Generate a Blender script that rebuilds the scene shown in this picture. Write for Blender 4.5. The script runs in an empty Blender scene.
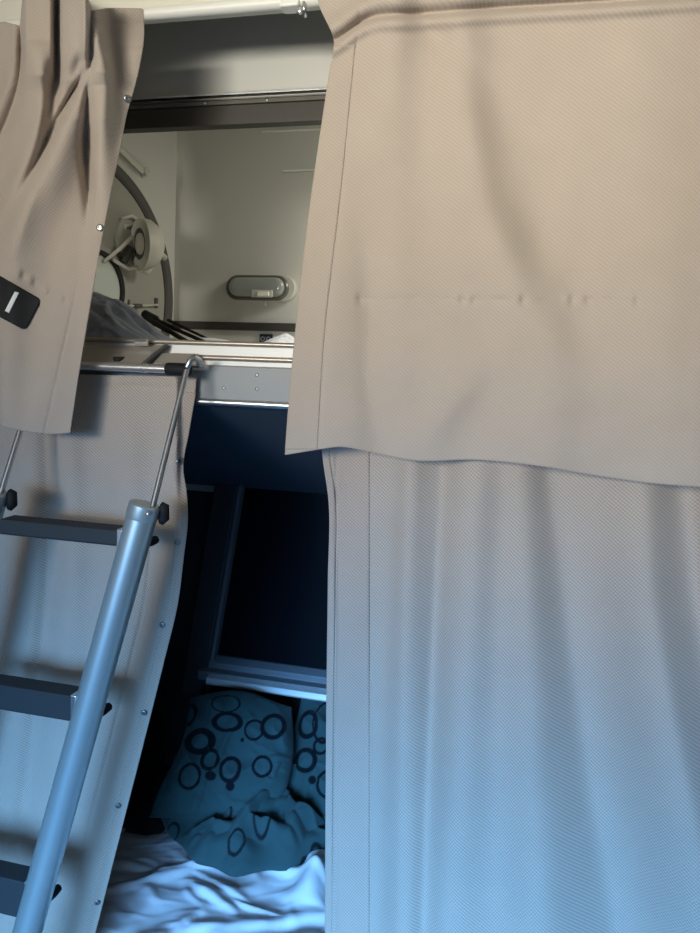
import bpy, bmesh, math, random
import numpy as np
from mathutils import Matrix, Vector, noise

random.seed(4)
rng = np.random.default_rng(4)
C = bpy.context.scene.collection

# ------------------------------------------------------------------ camera
F = 674.0
CAM = Vector((0.0, 0.0, 1.50))
YAW, PITCH, ROLL = math.radians(12.5), math.radians(-5.6), math.radians(2.7)
ROT = (Matrix.Rotation(YAW, 3, 'Z') @ Matrix.Rotation(math.pi / 2 + PITCH, 3, 'X')
       @ Matrix.Rotation(ROLL, 3, 'Z'))
cd = bpy.data.cameras.new('camera')
cam = bpy.data.objects.new('camera', cd)
C.objects.link(cam)
cam.matrix_world = Matrix.Translation(CAM) @ ROT.to_4x4()
cd.sensor_fit = 'VERTICAL'
cd.sensor_height = 36.0
cd.lens = 36.0 * F / 933.0
cd.clip_start = 0.02
bpy.context.scene.camera = cam

# ------------------------------------------------------------------ light
sc = bpy.context.scene
sc.view_settings.view_transform = 'Standard'
sc.view_settings.look = 'None'
sc.view_settings.gamma = 1.0
sc.view_settings.use_curve_mapping = False
sc.view_settings.exposure = 0.0

w = bpy.data.worlds.new('sky')
sc.world = w
w.use_nodes = True
bg = w.node_tree.nodes['Background']
bg.inputs['Color'].default_value = (0.45, 0.68, 1.0, 1)
bg.inputs['Strength'].default_value = 0.12


def area(name, loc, target, sx, sy, power, col, spread=180):
    ld = bpy.data.lights.new(name, 'AREA')
    ld.shape = 'RECTANGLE'
    ld.size, ld.size_y = sx, sy
    ld.energy = power
    ld.color = col
    ld.spread = math.radians(spread)
    o = bpy.data.objects.new(name, ld)
    C.objects.link(o)
    o.location = loc
    d = Vector(target) - Vector(loc)
    o.rotation_euler = d.to_track_quat('-Z', 'Y').to_euler()
    return o


# warm daylight through a high rear window, blue skylight through the open door below it
area('high_window_light', (-0.75, -1.8, 1.82), (0.06, 1.1, 2.02), 1.7, 0.5, 9.2, (1.0, 0.94, 0.82), 47)
area('open_door_light', (-0.40, -1.4, 1.05), (-0.22, 1.2, 0.10), 1.9, 1.1, 29, (0.19, 0.50, 1.0), 56)
# unseen lamp added over the upper bunk's right half to brighten its wall
area('bunk_fill_light', (0.50, 1.52, 2.42), (0.12, 1.95, 1.80), 0.4, 0.3, 7.0, (1.0, 0.97, 0.88), 105)


# ------------------------------------------------------------------ maths
def ray(px, py):
    return ROT @ Vector(((px - 350.0) / F, -(py - 466.5) / F, -1.0))


def at(px, py, Y):
    """real point of the plane y = Y that the photograph shows at this pixel"""
    d = ray(px, py)
    return CAM + d * ((Y - CAM.y) / d.y)


def on_plane(px, py, p0, n):
    d = ray(px, py)
    return CAM + d * ((p0 - CAM).dot(n) / d.dot(n))


RN = np.array(ROT)


def at_np(px, py, Y):
    d = np.stack([(px - 350.0) / F, -(py - 466.5) / F, -np.ones_like(px)], -1) @ RN.T
    return np.array(CAM) + d * ((Y - CAM.y) / d[..., 1])[..., None]


def curve(pts):
    """smooth interpolation through (t, value) points"""
    p = np.array(pts, float)
    x, y = p[:, 0], p[:, 1]
    m = np.gradient(y, x) if len(x) > 2 else np.full(2, (y[1] - y[0]) / (x[1] - x[0]))

    def f(t):
        t = np.asarray(t, float)
        tc = np.clip(t, x[0], x[-1])
        i = np.clip(np.searchsorted(x, tc) - 1, 0, len(x) - 2)
        h = x[i + 1] - x[i]
        s = (tc - x[i]) / h
        r = ((2*s**3 - 3*s**2 + 1) * y[i] + (s**3 - 2*s**2 + s) * h * m[i]
             + (-2*s**3 + 3*s**2) * y[i + 1] + (s**3 - s**2) * h * m[i + 1])
        r = r + np.where(t < x[0], (t - x[0]) * m[0], 0) + np.where(t > x[-1], (t - x[-1]) * m[-1], 0)
        return r
    return f


def lin(pts):
    p = np.array(pts, float)
    return lambda t: np.interp(t, p[:, 0], p[:, 1])


def sm(a, b, t):
    s = np.clip((t - a) / (b - a), 0, 1)
    return s * s * (3 - 2 * s)


def ridge(X, Yp, pts):
    """fold along a line: pts = (y, x centre, width left, width right, height in mm)"""
    p = np.array(pts, float)
    xc = np.interp(Yp, p[:, 0], p[:, 1])
    if len(p) > 2:
        xc = curve(p[:, :2])(np.clip(Yp, p[0, 0], p[-1, 0]))
    wl, wr = np.interp(Yp, p[:, 0], p[:, 2]), np.interp(Yp, p[:, 0], p[:, 3])
    a = np.interp(Yp, p[:, 0], p[:, 4])
    d = X - xc
    wd = np.where(d < 0, wl, wr)
    return a * 0.001 * np.exp(-(d / wd) ** 2)


def nz(X, Y, Z, scale, octv=3, seed=0.0):
    out = np.empty(X.size)
    xs, ys, zs = X.ravel() * scale + seed, Y.ravel() * scale, Z.ravel() * scale
    for i in range(X.size):
        out[i] = noise.fractal((xs[i], ys[i], zs[i]), 0.9, 2.0, octv)
    return out.reshape(X.shape)


# ------------------------------------------------------------------ objects
def empty(name, loc, label=None, cat=None, group=None):
    o = bpy.data.objects.new(name, None)
    o.empty_display_size = 0.05
    C.objects.link(o)
    o.location = loc
    tag(o, label, cat, group)
    return o


def tag(o, label=None, cat=None, group=None, kind=None):
    if label: o['label'] = label
    if cat: o['category'] = cat
    if group: o['group'] = group
    if kind: o['kind'] = kind
    return o


def link(name, me, mat, parent=None, smooth=True):
    """mesh in world coordinates becomes an object, with its origin moved to its own place"""
    n = len(me.vertices)
    co = np.empty(n * 3)
    me.vertices.foreach_get('co', co)
    co = co.reshape(-1, 3)
    c = np.array([co[:, 0].mean(), co[:, 1].mean(), co[:, 2].min()])
    me.vertices.foreach_set('co', (co - c).ravel())
    me.name = name
    if smooth:
        me.polygons.foreach_set('use_smooth', [True] * len(me.polygons))
    me.update()
    o = bpy.data.objects.new(name, me)
    C.objects.link(o)
    o.location = Vector(c)
    if mat: me.materials.append(mat)
    if parent:
        o.parent = parent
        pw = world_loc(parent)
        o.location = Vector(c) - pw
    return o


def world_loc(o):
    v = o.location.copy()
    while o.parent:
        o = o.parent
        v += o.location
    return v


def from_bm(name, bm, mat, parent=None, smooth=False, bevel=0.0, seg=2, angle=None):
    bmesh.ops.recalc_face_normals(bm, faces=bm.faces)
    me = bpy.data.meshes.new(name)
    bm.to_mesh(me)
    bm.free()
    o = link(name, me, mat, parent, smooth)
    if bevel:
        b = o.modifiers.new('bevel', 'BEVEL')
        b.width = bevel
        b.segments = seg
        b.limit_method = 'ANGLE'
        b.angle_limit = math.radians(40)
    if smooth and angle:
        try:
            me.set_sharp_from_angle(angle=math.radians(angle))
        except Exception:
            pass
    return o


def box(bm, x0, x1, y0, y1, z0, z1):
    v = [bm.verts.new(p) for p in ((x0, y0, z0), (x1, y0, z0), (x1, y1, z0), (x0, y1, z0),
                                   (x0, y0, z1), (x1, y0, z1), (x1, y1, z1), (x0, y1, z1))]
    for f in ((0, 3, 2, 1), (4, 5, 6, 7), (0, 1, 5, 4), (1, 2, 6, 5), (2, 3, 7, 6), (3, 0, 4, 7)):
        bm.faces.new([v[i] for i in f])


def prism_x(bm, prof, x0, x1):
    """profile of (y, z) points swept along x"""
    a = [bm.verts.new((x0, y, z)) for y, z in prof]
    b = [bm.verts.new((x1, y, z)) for y, z in prof]
    n = len(prof)
    for i in range(n):
        bm.faces.new((a[i], a[(i + 1) % n], b[(i + 1) % n], b[i]))
    bm.faces.new(a[::-1])
    bm.faces.new(b)


def tube(bm, pts, r, n=14, rb=None, cap=True, up=None):
    """round (or oval, with rb) tube through the points; r may be a list"""
    pts = [Vector(p) for p in pts]
    rings = []
    prev = Vector(up) if up is not None else None
    for i, p in enumerate(pts):
        t = (pts[min(i + 1, len(pts) - 1)] - pts[max(i - 1, 0)]).normalized()
        if prev is None:
            prev = Vector((0, 0, 1)) if abs(t.z) < 0.9 else Vector((0, 1, 0))
        a = (prev - t * prev.dot(t)).normalized()
        b = t.cross(a)
        prev = a
        ri = r[i] if isinstance(r, (list, tuple)) else r
        rj = ri if rb is None else (rb[i] if isinstance(rb, (list, tuple)) else rb)
        rings.append([bm.verts.new(p + a * ri * math.cos(2 * math.pi * k / n) + b * rj * math.sin(2 * math.pi * k / n))
                      for k in range(n)])
    for q in range(len(rings) - 1):
        for k in range(n):
            bm.faces.new((rings[q][k], rings[q][(k + 1) % n], rings[q + 1][(k + 1) % n], rings[q + 1][k]))
    if cap:
        bm.faces.new(rings[0][::-1])
        bm.faces.new(rings[-1])


def lathe(bm, prof, origin, axis, side, n=32, a0=0.0, sx=1.0):
    """profile of (radius, height along axis) spun about the axis"""
    o, ax = Vector(origin), Vector(axis).normalized()
    u = (Vector(side) - ax * Vector(side).dot(ax)).normalized()
    v = ax.cross(u)
    rings = []
    for r, h in prof:
        if r < 1e-6:
            rings.append([bm.verts.new(o + ax * h)])
        else:
            rings.append([bm.verts.new(o + ax * h + u * r * sx * math.cos(2 * math.pi * k / n) + v * r * math.sin(2 * math.pi * k / n))
                          for k in range(n)])
    for a, b in zip(rings[:-1], rings[1:]):
        for k in range(n):
            k2 = (k + 1) % n
            if len(a) == 1 and len(b) == 1: continue
            if len(a) == 1: bm.faces.new((a[0], b[k2], b[k]))
            elif len(b) == 1: bm.faces.new((a[k], a[k2], b[0]))
            else: bm.faces.new((a[k], a[k2], b[k2], b[k]))


def grid_mesh(name, P, mat, parent=None, thick=0.0, attrs=None):
    nv, nu = P.shape[:2]
    idx = np.arange(nv * nu).reshape(nv, nu)
    f = np.stack([idx[:-1, :-1], idx[1:, :-1], idx[1:, 1:], idx[:-1, 1:]], -1).reshape(-1, 4)
    me = bpy.data.meshes.new(name)
    me.from_pydata(P.reshape(-1, 3).tolist(), [], f.tolist())
    if attrs:
        for k, a in attrs.items():
            at_ = me.attributes.new(k, 'FLOAT', 'POINT')
            at_.data.foreach_set('value', np.asarray(a, float).ravel())
    o = link(name, me, mat, parent, True)
    if thick:
        m = o.modifiers.new('thickness', 'SOLIDIFY')
        m.thickness = thick
        m.offset = 0
    return o


class Cloth:
    """hanging cloth: outline given by edges, folds by a height function (metres towards the room)"""
    def __init__(s, Y0, left, right, top, bottom, fold):
        s.Y0, s.L, s.R, s.T, s.B, s.fold = Y0, left, right, top, bottom, fold

    def pos(s, X, Yp, off=0.0):
        y0 = s.Y0(X, Yp) if callable(s.Y0) else s.Y0
        return at_np(X, Yp, y0 - s.fold(X, Yp) - off)

    def grid(s, nu, nv, u0=0.0, u1=1.0, v0=0.0, v1=1.0):
        u, v = np.meshgrid(np.linspace(u0, u1, nu), np.linspace(v0, v1, nv))
        Yp = s.T(u) * (1 - v) + s.B(u) * v
        X = s.L(Yp) * (1 - u) + s.R(Yp) * u
        Yp2 = s.T(u) * (1 - v) + s.B(u) * v
        return X, Yp2

    def build(s, name, mat, parent, nu, nv, off=0.0, thick=0.0018, win=(0, 1, 0, 1)):
        X, Yp = s.grid(nu, nv, *win)
        return grid_mesh(name, s.pos(X, Yp, off), mat, parent, thick)

    def strip(s, name, mat, parent, fl, fr, y0, y1, nu, nv, off, thick=0.0012):
        """strip between two lines x = fl(y), fr(y)"""
        u, v = np.meshgrid(np.linspace(0, 1, nu), np.linspace(0, 1, nv))
        Yp = y0 + (y1 - y0) * v
        X = fl(Yp) * (1 - u) + fr(Yp) * u
        return grid_mesh(name, s.pos(X, Yp, off), mat, parent, thick)

    def hstrip(s, name, mat, parent, ft, fb, x0, x1, nu, nv, off, thick=0.0012):
        u, v = np.meshgrid(np.linspace(0, 1, nu), np.linspace(0, 1, nv))
        X = x0 + (x1 - x0) * u
        Yp = ft(X) * (1 - v) + fb(X) * v
        return grid_mesh(name, s.pos(X, Yp, off), mat, parent, thick)

    def frame(s, x, y):
        e = 1.5
        q = s.pos(np.array([x, x - e, x + e, x, x]), np.array([y, y, y, y - e, y + e]))
        p = Vector(q[0])
        a, b = Vector(q[2] - q[1]), Vector(q[3] - q[4])
        n = a.cross(b).normalized()
        if n.y > 0: n = -n
        return p, n, a.normalized()


# ------------------------------------------------------------------ materials
def mat(name, col, rough=0.6, metal=0.0, spec=0.5, grain=0.0, gscale=300, mottled=0.0, mscale=8, sheen=0.0, coat=0.0):
    m = bpy.data.materials.new(name)
    m.use_nodes = True
    nt = m.node_tree
    b = nt.nodes['Principled BSDF']
    b.inputs['Roughness'].default_value = rough
    b.inputs['Metallic'].default_value = metal
    b.inputs['Specular IOR Level'].default_value = spec
    b.inputs['Coat Weight'].default_value = coat
    if sheen:
        b.inputs['Sheen Weight'].default_value = sheen
        b.inputs['Sheen Roughness'].default_value = 0.5
    tc = nt.nodes.new('ShaderNodeTexCoord')
    n1 = nt.nodes.new('ShaderNodeTexNoise')
    n1.inputs['Scale'].default_value = mscale
    n1.inputs['Detail'].default_value = 4
    nt.links.new(tc.outputs['Object'], n1.inputs['Vector'])
    mx = nt.nodes.new('ShaderNodeMix')
    mx.data_type = 'RGBA'
    k = mottled
    mx.inputs['A'].default_value = (col[0] * (1 - k), col[1] * (1 - k), col[2] * (1 - k), 1)
    mx.inputs['B'].default_value = (min(1, col[0] * (1 + k)), min(1, col[1] * (1 + k)), min(1, col[2] * (1 + k)), 1)
    nt.links.new(n1.outputs['Fac'], mx.inputs['Factor'])
    nt.links.new(mx.outputs['Result'], b.inputs['Base Color'])
    if grain:
        n2 = nt.nodes.new('ShaderNodeTexNoise')
        n2.inputs['Scale'].default_value = gscale
        nt.links.new(tc.outputs['Object'], n2.inputs['Vector'])
        bp = nt.nodes.new('ShaderNodeBump')
        bp.inputs['Strength'].default_value = grain
        bp.inputs['Distance'].default_value = 0.001
        nt.links.new(n2.outputs['Fac'], bp.inputs['Height'])
        nt.links.new(bp.outputs['Normal'], b.inputs['Normal'])
    return m


def twill(name, col, period=0.0046, strength=0.3, contrast=0.10, transl=0.0):
    """diagonal twill weave: broken diagonal ribs in colour and relief"""
    m = mat(name, col, rough=0.92, spec=0.15, mottled=0.05, mscale=14, sheen=0.25)
    nt = m.node_tree
    b = nt.nodes['Principled BSDF']
    tc = [n for n in nt.nodes if n.type == 'TEX_COORD'][0]
    sep = nt.nodes.new('ShaderNodeSeparateXYZ')
    nt.links.new(tc.outputs['Object'], sep.inputs[0])

    def M(op, a, b_=None):
        n = nt.nodes.new('ShaderNodeMath')
        n.operation = op
        for i, q in enumerate((a, b_)):
            if q is None: continue
            if isinstance(q, (int, float)): n.inputs[i].default_value = q
            else: nt.links.new(q, n.inputs[i])
        return n.outputs[0]
    k = 2 * math.pi / period
    d1 = M('ADD', M('MULTIPLY', sep.outputs['X'], k * 0.62), M('MULTIPLY', sep.outputs['Z'], k * 0.78))
    d2 = M('SUBTRACT', M('MULTIPLY', sep.outputs['X'], k * 0.9), M('MULTIPLY', sep.outputs['Z'], k * 0.6))
    s1 = M('SINE', d1)
    s2 = M('SINE', d2)
    h = M('ADD', M('MULTIPLY', s1, 0.35), M('MULTIPLY', s2, 0.15))
    h = M('ADD', h, 0.5)
    bp = nt.nodes.new('ShaderNodeBump')
    bp.inputs['Strength'].default_value = strength
    bp.inputs['Distance'].default_value = 0.0012
    nt.links.new(h, bp.inputs['Height'])
    nt.links.new(bp.outputs['Normal'], b.inputs['Normal'])
    link0 = b.inputs['Base Color'].links[0].from_socket
    mx = nt.nodes.new('ShaderNodeMix')
    mx.data_type = 'RGBA'
    mx.blend_type = 'MULTIPLY'
    mx.inputs['Factor'].default_value = 1.0
    g = M('ADD', M('MULTIPLY', h, contrast * 2), 1 - contrast)
    cb = nt.nodes.new('ShaderNodeCombineColor')
    for i in range(3): nt.links.new(g, cb.inputs[i])
    nt.links.new(link0, mx.inputs['A'])
    nt.links.new(cb.outputs[0], mx.inputs['B'])
    nt.links.new(mx.outputs['Result'], b.inputs['Base Color'])
    return m


def printed(name, base, dark, mscale=10):
    """cloth with a flat print read from the mesh attribute 'print'"""
    m = mat(name, base, rough=0.9, spec=0.15, grain=0.3, gscale=500, mottled=0.12, mscale=mscale, sheen=0.1)
    nt = m.node_tree
    b = nt.nodes['Principled BSDF']
    l0 = b.inputs['Base Color'].links[0].from_socket
    a = nt.nodes.new('ShaderNodeAttribute')
    a.attribute_name = 'print'
    mx = nt.nodes.new('ShaderNodeMix')
    mx.data_type = 'RGBA'
    nt.links.new(a.outputs['Fac'], mx.inputs['Factor'])
    nt.links.new(l0, mx.inputs['A'])
    mx.inputs['B'].default_value = (*dark, 1)
    nt.links.new(mx.outputs['Result'], b.inputs['Base Color'])
    return m


M_curt = twill('beige_twill', (0.455, 0.385, 0.32), contrast=0.08, strength=0.2)
M_curt_low = twill('grey_beige_twill', (0.455, 0.385, 0.32), contrast=0.24, strength=0.4)
M_hem_low = twill('grey_beige_twill_hem', (0.45, 0.365, 0.30), contrast=0.2, strength=0.4)
M_hem = twill('beige_twill_hem', (0.445, 0.375, 0.31), contrast=0.08, strength=0.2)
M_cream = mat('cream_paint', (0.72, 0.69, 0.60), 0.5, mottled=0.03)
M_wall = mat('grey_white_laminate', (0.56, 0.555, 0.505), 0.42, mottled=0.05, mscale=3)
M_roof = mat('satin_grey_panel', (0.56, 0.56, 0.52), 0.5, mottled=0.06, mscale=3)
M_brown = mat('dark_brown_rail', (0.030, 0.026, 0.020), 0.45)
M_black = mat('black_plastic', (0.010, 0.010, 0.011), 0.7, spec=0.3)
M_gap = mat('black_rubber', (0.015, 0.014, 0.012), 0.8)
M_lining = mat('shade_dark_lining', (0.03, 0.032, 0.036), 0.9, grain=0.4)  # near black: the unlit state of the lower niche is put into the colour
M_alu = mat('brushed_aluminium', (0.62, 0.63, 0.64), 0.32, 1.0, mottled=0.05, mscale=30)
M_ladder = mat('silver_anodised', (0.50, 0.58, 0.58), 0.38, 0.7, mottled=0.04, mscale=20)
M_chrome = mat('chrome', (0.72, 0.70, 0.67), 0.30, 0.85)
M_rung = mat('dark_grey_tread', (0.022, 0.027, 0.030), 0.7, grain=0.5, gscale=900)
M_white = mat('white_plastic', (0.80, 0.79, 0.73), 0.4)
M_rail = mat('bronze_tube', (0.42, 0.36, 0.29), 0.35, 0.6)
M_face = mat('grey_fascia', (0.27, 0.28, 0.27), 0.5, mottled=0.05, mscale=12)
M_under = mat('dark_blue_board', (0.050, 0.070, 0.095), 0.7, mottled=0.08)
M_sheet = mat('white_cotton', (0.82, 0.84, 0.87), 0.9, spec=0.15, grain=0.25, gscale=400, sheen=0.1)
M_matt = mat('shade_dark_mattress', (0.04, 0.042, 0.048), 0.9)  # pale mattress in deep shade: the shade is put into this colour
M_teal = printed('teal_ring_print', (0.036, 0.082, 0.086), (0.004, 0.006, 0.009))
M_bag = mat('slate_grey_cloth', (0.17, 0.19, 0.23), 0.45, sheen=0.3, mottled=0.2, mscale=18)
M_glass = mat('dark_window_glass', (0.004, 0.005, 0.008), 0.3, spec=0.12)
M_frame = mat('dark_window_frame', (0.05, 0.055, 0.062), 0.5)
M_sill = mat('grey_sill', (0.18, 0.20, 0.22), 0.45)
M_hatch = mat('putty_hatch', (0.33, 0.32, 0.27), 0.55, mottled=0.06, mscale=5)
M_seal = mat('dark_seal', (0.075, 0.072, 0.062), 0.6)
M_port = mat('pale_port_glass', (0.62, 0.68, 0.60), 0.08, spec=0.8, mottled=0.08, mscale=12)
M_fit = mat('putty_plastic', (0.55, 0.53, 0.45), 0.45)
M_lens = mat('clear_grey_lens', (0.27, 0.285, 0.26), 0.14, spec=0.7, coat=0.5)
M_lamp = mat('grey_lamp_body', (0.50, 0.49, 0.43), 0.4)
M_lampd = mat('dark_lamp_bezel', (0.09, 0.09, 0.075), 0.3)
M_snap = mat('snap_metal', (0.34, 0.34, 0.34), 0.32, 0.9)
M_tag = mat('white_thread', (0.85, 0.85, 0.85), 0.8)
M_floor = mat('grey_vinyl_floor', (0.24, 0.25, 0.26), 0.6, mottled=0.15)
M_side = mat('room_wall_cream', (0.62, 0.60, 0.54), 0.6, mottled=0.04)

# ------------------------------------------------------------------ setting
YF, YB = 1.20, 1.95                       # front of the bunks, back wall
XL, XR = -1.55, 1.9
ROD = at(210, 9, 1.13)
zr = ROD.z
CEIL = zr + 0.075


def struct(name, bm, m, **k):
    o = from_bm(name, bm, m, **k)
    o['kind'] = 'structure'
    return o


corner = at(174, 285, YB)
ZB1 = at(240, 346, YF).z                   # top of the bunk rail
z_under_f = at(240, 408, YF).z
z_under_b = at(255, 490, YB - 0.02).z
z_matt = at(215, 925, 1.34).z

b = bmesh.new(); box(b, XL - .3, XR + .1, -1.0, 2.1, -0.06, 0.0); struct('floor', b, M_floor)
b = bmesh.new(); box(b, XL - .3, XR + .1, -1.0, YF - .05, CEIL, CEIL + 0.05); struct('ceiling', b, M_cream)
b = bmesh.new(); box(b, XR, XR + 0.06, -1.0, YB + .1, 0, CEIL + .35); struct('wall_right', b, M_side)
# upper back wall, with the seams of its panels
b = bmesh.new(); box(b, corner.x - .02, XR, YB, YB + 0.05, z_under_b - 0.02, CEIL + 0.4)
wall_back = struct('wall_back', b, M_wall)
for (xa, ya, xb, yb) in ((262, 132, 345, 126), (283, 171, 340, 170)):
    p, q = at(xa, ya, YB - .002), at(xb, yb, YB - .002)
    b = bmesh.new(); box(b, p.x, q.x, YB - 0.004, YB, p.z - 0.0022, p.z + 0.0022)
    from_bm('panel_seam', b, M_white, wall_back)
# left end wall, turned a little towards the room
tl = Vector((-math.sin(math.radians(8)), -math.cos(math.radians(8)), 0))
nl = Vector((-tl.y, tl.x, 0))              # faces into the bunk (+x)
if nl.x < 0: nl = -nl


def end_wall(name, z0, z1, m, off=0.0, length=0.85):
    bm = bmesh.new()
    p0 = Vector((corner.x, corner.y, 0)) - nl * off
    p1 = p0 + tl * length
    q1, q0 = p1 - nl * 0.05, p0 - nl * 0.05
    lo = [bm.verts.new((p.x, p.y, z0)) for p in (p0, p1, q1, q0)]
    hi = [bm.verts.new((p.x, p.y, z1)) for p in (p0, p1, q1, q0)]
    bm.faces.new(lo[::-1]); bm.faces.new(hi)
    for i in range(4):
        bm.faces.new((lo[i], lo[(i + 1) % 4], hi[(i + 1) % 4], hi[i]))
    return struct(name, bm, m)


wall_left = end_wall('wall_left', ZB1 - 0.09, CEIL + 0.4, M_wall)
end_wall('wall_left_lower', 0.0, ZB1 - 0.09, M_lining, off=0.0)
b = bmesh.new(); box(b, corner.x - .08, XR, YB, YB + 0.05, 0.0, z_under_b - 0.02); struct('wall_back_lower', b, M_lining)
# header above the rod and the roof of the bunk behind it
b = bmesh.new(); box(b, XL, XR, YF - 0.055, YF - 0.035, zr + 0.002, CEIL + 0.30); struct('trim_1', b, M_cream, bevel=0.003)
b = bmesh.new(); box(b, XL, XR, YF - .04, YB + .05, CEIL + .29, CEIL + .33); struct('ceiling_bunk', b, M_roof)
# room walls left of the bunk end
b = bmesh.new(); box(b, XL - 0.3, XL - 0.24, -1.0, YB + .1, 0, CEIL + .35); struct('wall_side', b, M_side)

# overhead panel across the top of the bunk, its dark finger rail along the bottom
YLk = 1.29
zz = [at(230, y, YLk).z for y in (92, 94.5, 99.5, 103.5, 123)]
lx0, lx1 = corner.x - .045, XR - .002
lk = empty('overhead_panel', (0.2, YLk + .02, zz[4]), 'grey overhead panel with a dark brown finger rail behind the white curtain rod', 'panel')
b = bmesh.new(); box(b, lx0, lx1, YLk + .012, YLk + .05, zz[1] - .002, CEIL + .28); from_bm('front_panel', b, M_roof, lk, bevel=.004)
b = bmesh.new(); box(b, lx0, lx1, YLk, YLk + .013, zz[1], zz[0]); from_bm('lip', b, M_alu, lk, bevel=0.0007)
b = bmesh.new(); box(b, lx0, lx1, YLk + .020, YLk + .05, zz[2], zz[1] - .0025); from_bm('groove', b, M_gap, lk)
b = bmesh.new(); box(b, lx0, lx1, YLk + .002, YLk + .03, zz[3], zz[2]); from_bm('bead', b, mat('brown_bead', (0.10, 0.092, 0.075), 0.35), lk, bevel=0.001)
b = bmesh.new(); box(b, lx0, lx1, YLk + .006, YLk + .03, zz[4], zz[3]); from_bm('band', b, M_brown, lk, bevel=0.0015)
for x in (205, 267):
    p = at(x, 101, YLk)
    bm = bmesh.new(); lathe(bm, [(0.003, 0), (0.003, 0.001), (0.0015, 0.002), (0, 0.002)], (p.x, YLk + .002, (zz[2] + zz[3]) / 2), (0, -1, 0), (1, 0, 0), 10)
    from_bm('rivet', bm, M_alu, lk, smooth=True)
# narrow dark band low on the back wall
z0, z1 = at(235, 330, YB - .012).z, at(235, 322, YB - .012).z
b = bmesh.new(); box(b, corner.x, XR, YB - 0.012, YB, z0, z1); struct('trim_3', b, M_brown, bevel=0.002)

# ------------------------------------------------------------------ lower window
win = empty('window_1', at(270, 690, YB)); win['kind'] = 'structure'
A = [at(241, 486, YB - .03), at(206, 684, YB - .03)]
zs0, zs1 = at(270, 684, YB - .03).z, at(270, 664, YB - .03).z
b = bmesh.new(); box(b, A[1].x + .005, XR - .4, YB - 0.012, YB - .004, zs1 - .01, z_under_b + .1)
from_bm('pane', b, M_glass, win)


def slanted(name, p_top, p_bot, wd, y0, y1, m, parent, bev=0.004):
    bm = bmesh.new()
    for_ = []
    for p in (p_bot, p_top):
        for dx, y in ((-wd, y0), (0, y0), (0, y1), (-wd, y1)):
            for_.append(bm.verts.new((p.x + dx, y, p.z)))
    lo, hi = for_[:4], for_[4:]
    bm.faces.new(lo[::-1]); bm.faces.new(hi)
    for i in range(4): bm.faces.new((lo[i], lo[(i + 1) % 4], hi[(i + 1) % 4], hi[i]))
    return from_bm(name, bm, m, parent, bevel=bev)


slanted('frame_post', A[0] + Vector((0, 0, .03)), A[1] + Vector((0, 0, -.03)), 0.075, YB - 0.05, YB, M_frame, win)
slanted('frame_bead', A[0] + Vector((.012, 0, .03)), A[1] + Vector((.012, 0, -.03)), 0.012, YB - 0.04, YB, M_sill, win, 0.002)
b = bmesh.new(); prism_x(b, [(YB, zs0), (YB - .07, zs0), (YB - .07, zs0 + (zs1 - zs0) * .45), (YB - .045, zs0 + (zs1 - zs0) * .5), (YB - .045, zs0 + (zs1 - zs0) * .8), (YB - .02, zs1), (YB, zs1)], A[1].x - .01, XR - .4)
from_bm('window_sill', b, M_sill, win, bevel=0.002)
zt0, zt1 = at(265, 693, YB - .09).z, at(265, 685, YB - .09).z
b = bmesh.new(); prism_x(b, [(YB, zt0 - .02), (YB - .09, zt0), (YB - .095, zt0 + .006), (YB - .088, zt1 - .004), (YB - .06, zt1 + .004), (YB, zt1 + .004)], at(206, 683, YB - .09).x, XR - .4)
from_bm('sill_trim', b, mat('pale_aluminium', (0.78, 0.80, 0.80), 0.45, 0.3), win, bevel=0.0015)

# ------------------------------------------------------------------ curtain rod
p0, p1 = Vector((XL + .02, 1.13, zr)), Vector((XR, 1.13, zr))
rod = empty('curtain_rod', ((p0.x + p1.x) / 2, 1.13, zr), 'white curtain rod running under the cream ceiling above both upper curtains', 'curtain rod')
b = bmesh.new(); tube(b, [p0, p1], 0.0098, 18); from_bm('pole', b, M_white, rod, smooth=True, angle=50)
pb = at(292, 3, 1.13)
b = bmesh.new(); box(b, pb.x - .018, pb.x + .010, 1.118, YF - .057, zr - .012, zr + .030); box(b, pb.x - .014, pb.x + .016, 1.117, 1.143, zr - .0125, zr + .0125)
from_bm('bracket', b, M_white, rod, bevel=0.003)
pb2 = at(299, 9, 1.11)
b = bmesh.new(); lathe(b, [(0.0055, 0), (0.0055, .003), (0.003, .0045), (0, .0045)], (pb2.x, 1.1165, pb2.z), (0, -1, 0), (1, 0, 0), 12)
from_bm('screw', b, M_chrome, rod, smooth=True)
b = bmesh.new(); tube(b, [(pb2.x + .004, 1.125, zr - .005), (pb2.x + .004, 1.125, zr - .017), (pb2.x + .004, 1.132, zr - .024)], 0.004, 8)
from_bm('glider_hook', b, M_alu, rod, smooth=True)

# ------------------------------------------------------------------ curtains
nA = lambda X, Yp, s, a, seed: a * nzgrid(X, Yp, s, seed)


def nzgrid(X, Yp, s, seed):
    # cheap smooth waviness from a few sines (cloth never hangs flat)
    r = np.random.default_rng(seed)
    out = np.zeros_like(X, float)
    for _ in range(7):
        kx, ky = r.normal(0, 1, 2) * s
        out += np.sin(kx * X + ky * Yp + r.uniform(0, 6.28))
    return out / 7


def snap(cl, x, y, parent, r=0.0062):
    p, n, a = cl.frame(x, y)
    p = p + n * 0.0018
    bm = bmesh.new()
    lathe(bm, [(0, .0006), (r * .38, .0006), (r * .45, .0024), (r * .8, .0026), (r, .0012), (r, -.001)], p, n, a, 16)
    o = from_bm('snap_button', bm, M_snap, parent, smooth=True, angle=60)
    return o


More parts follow.
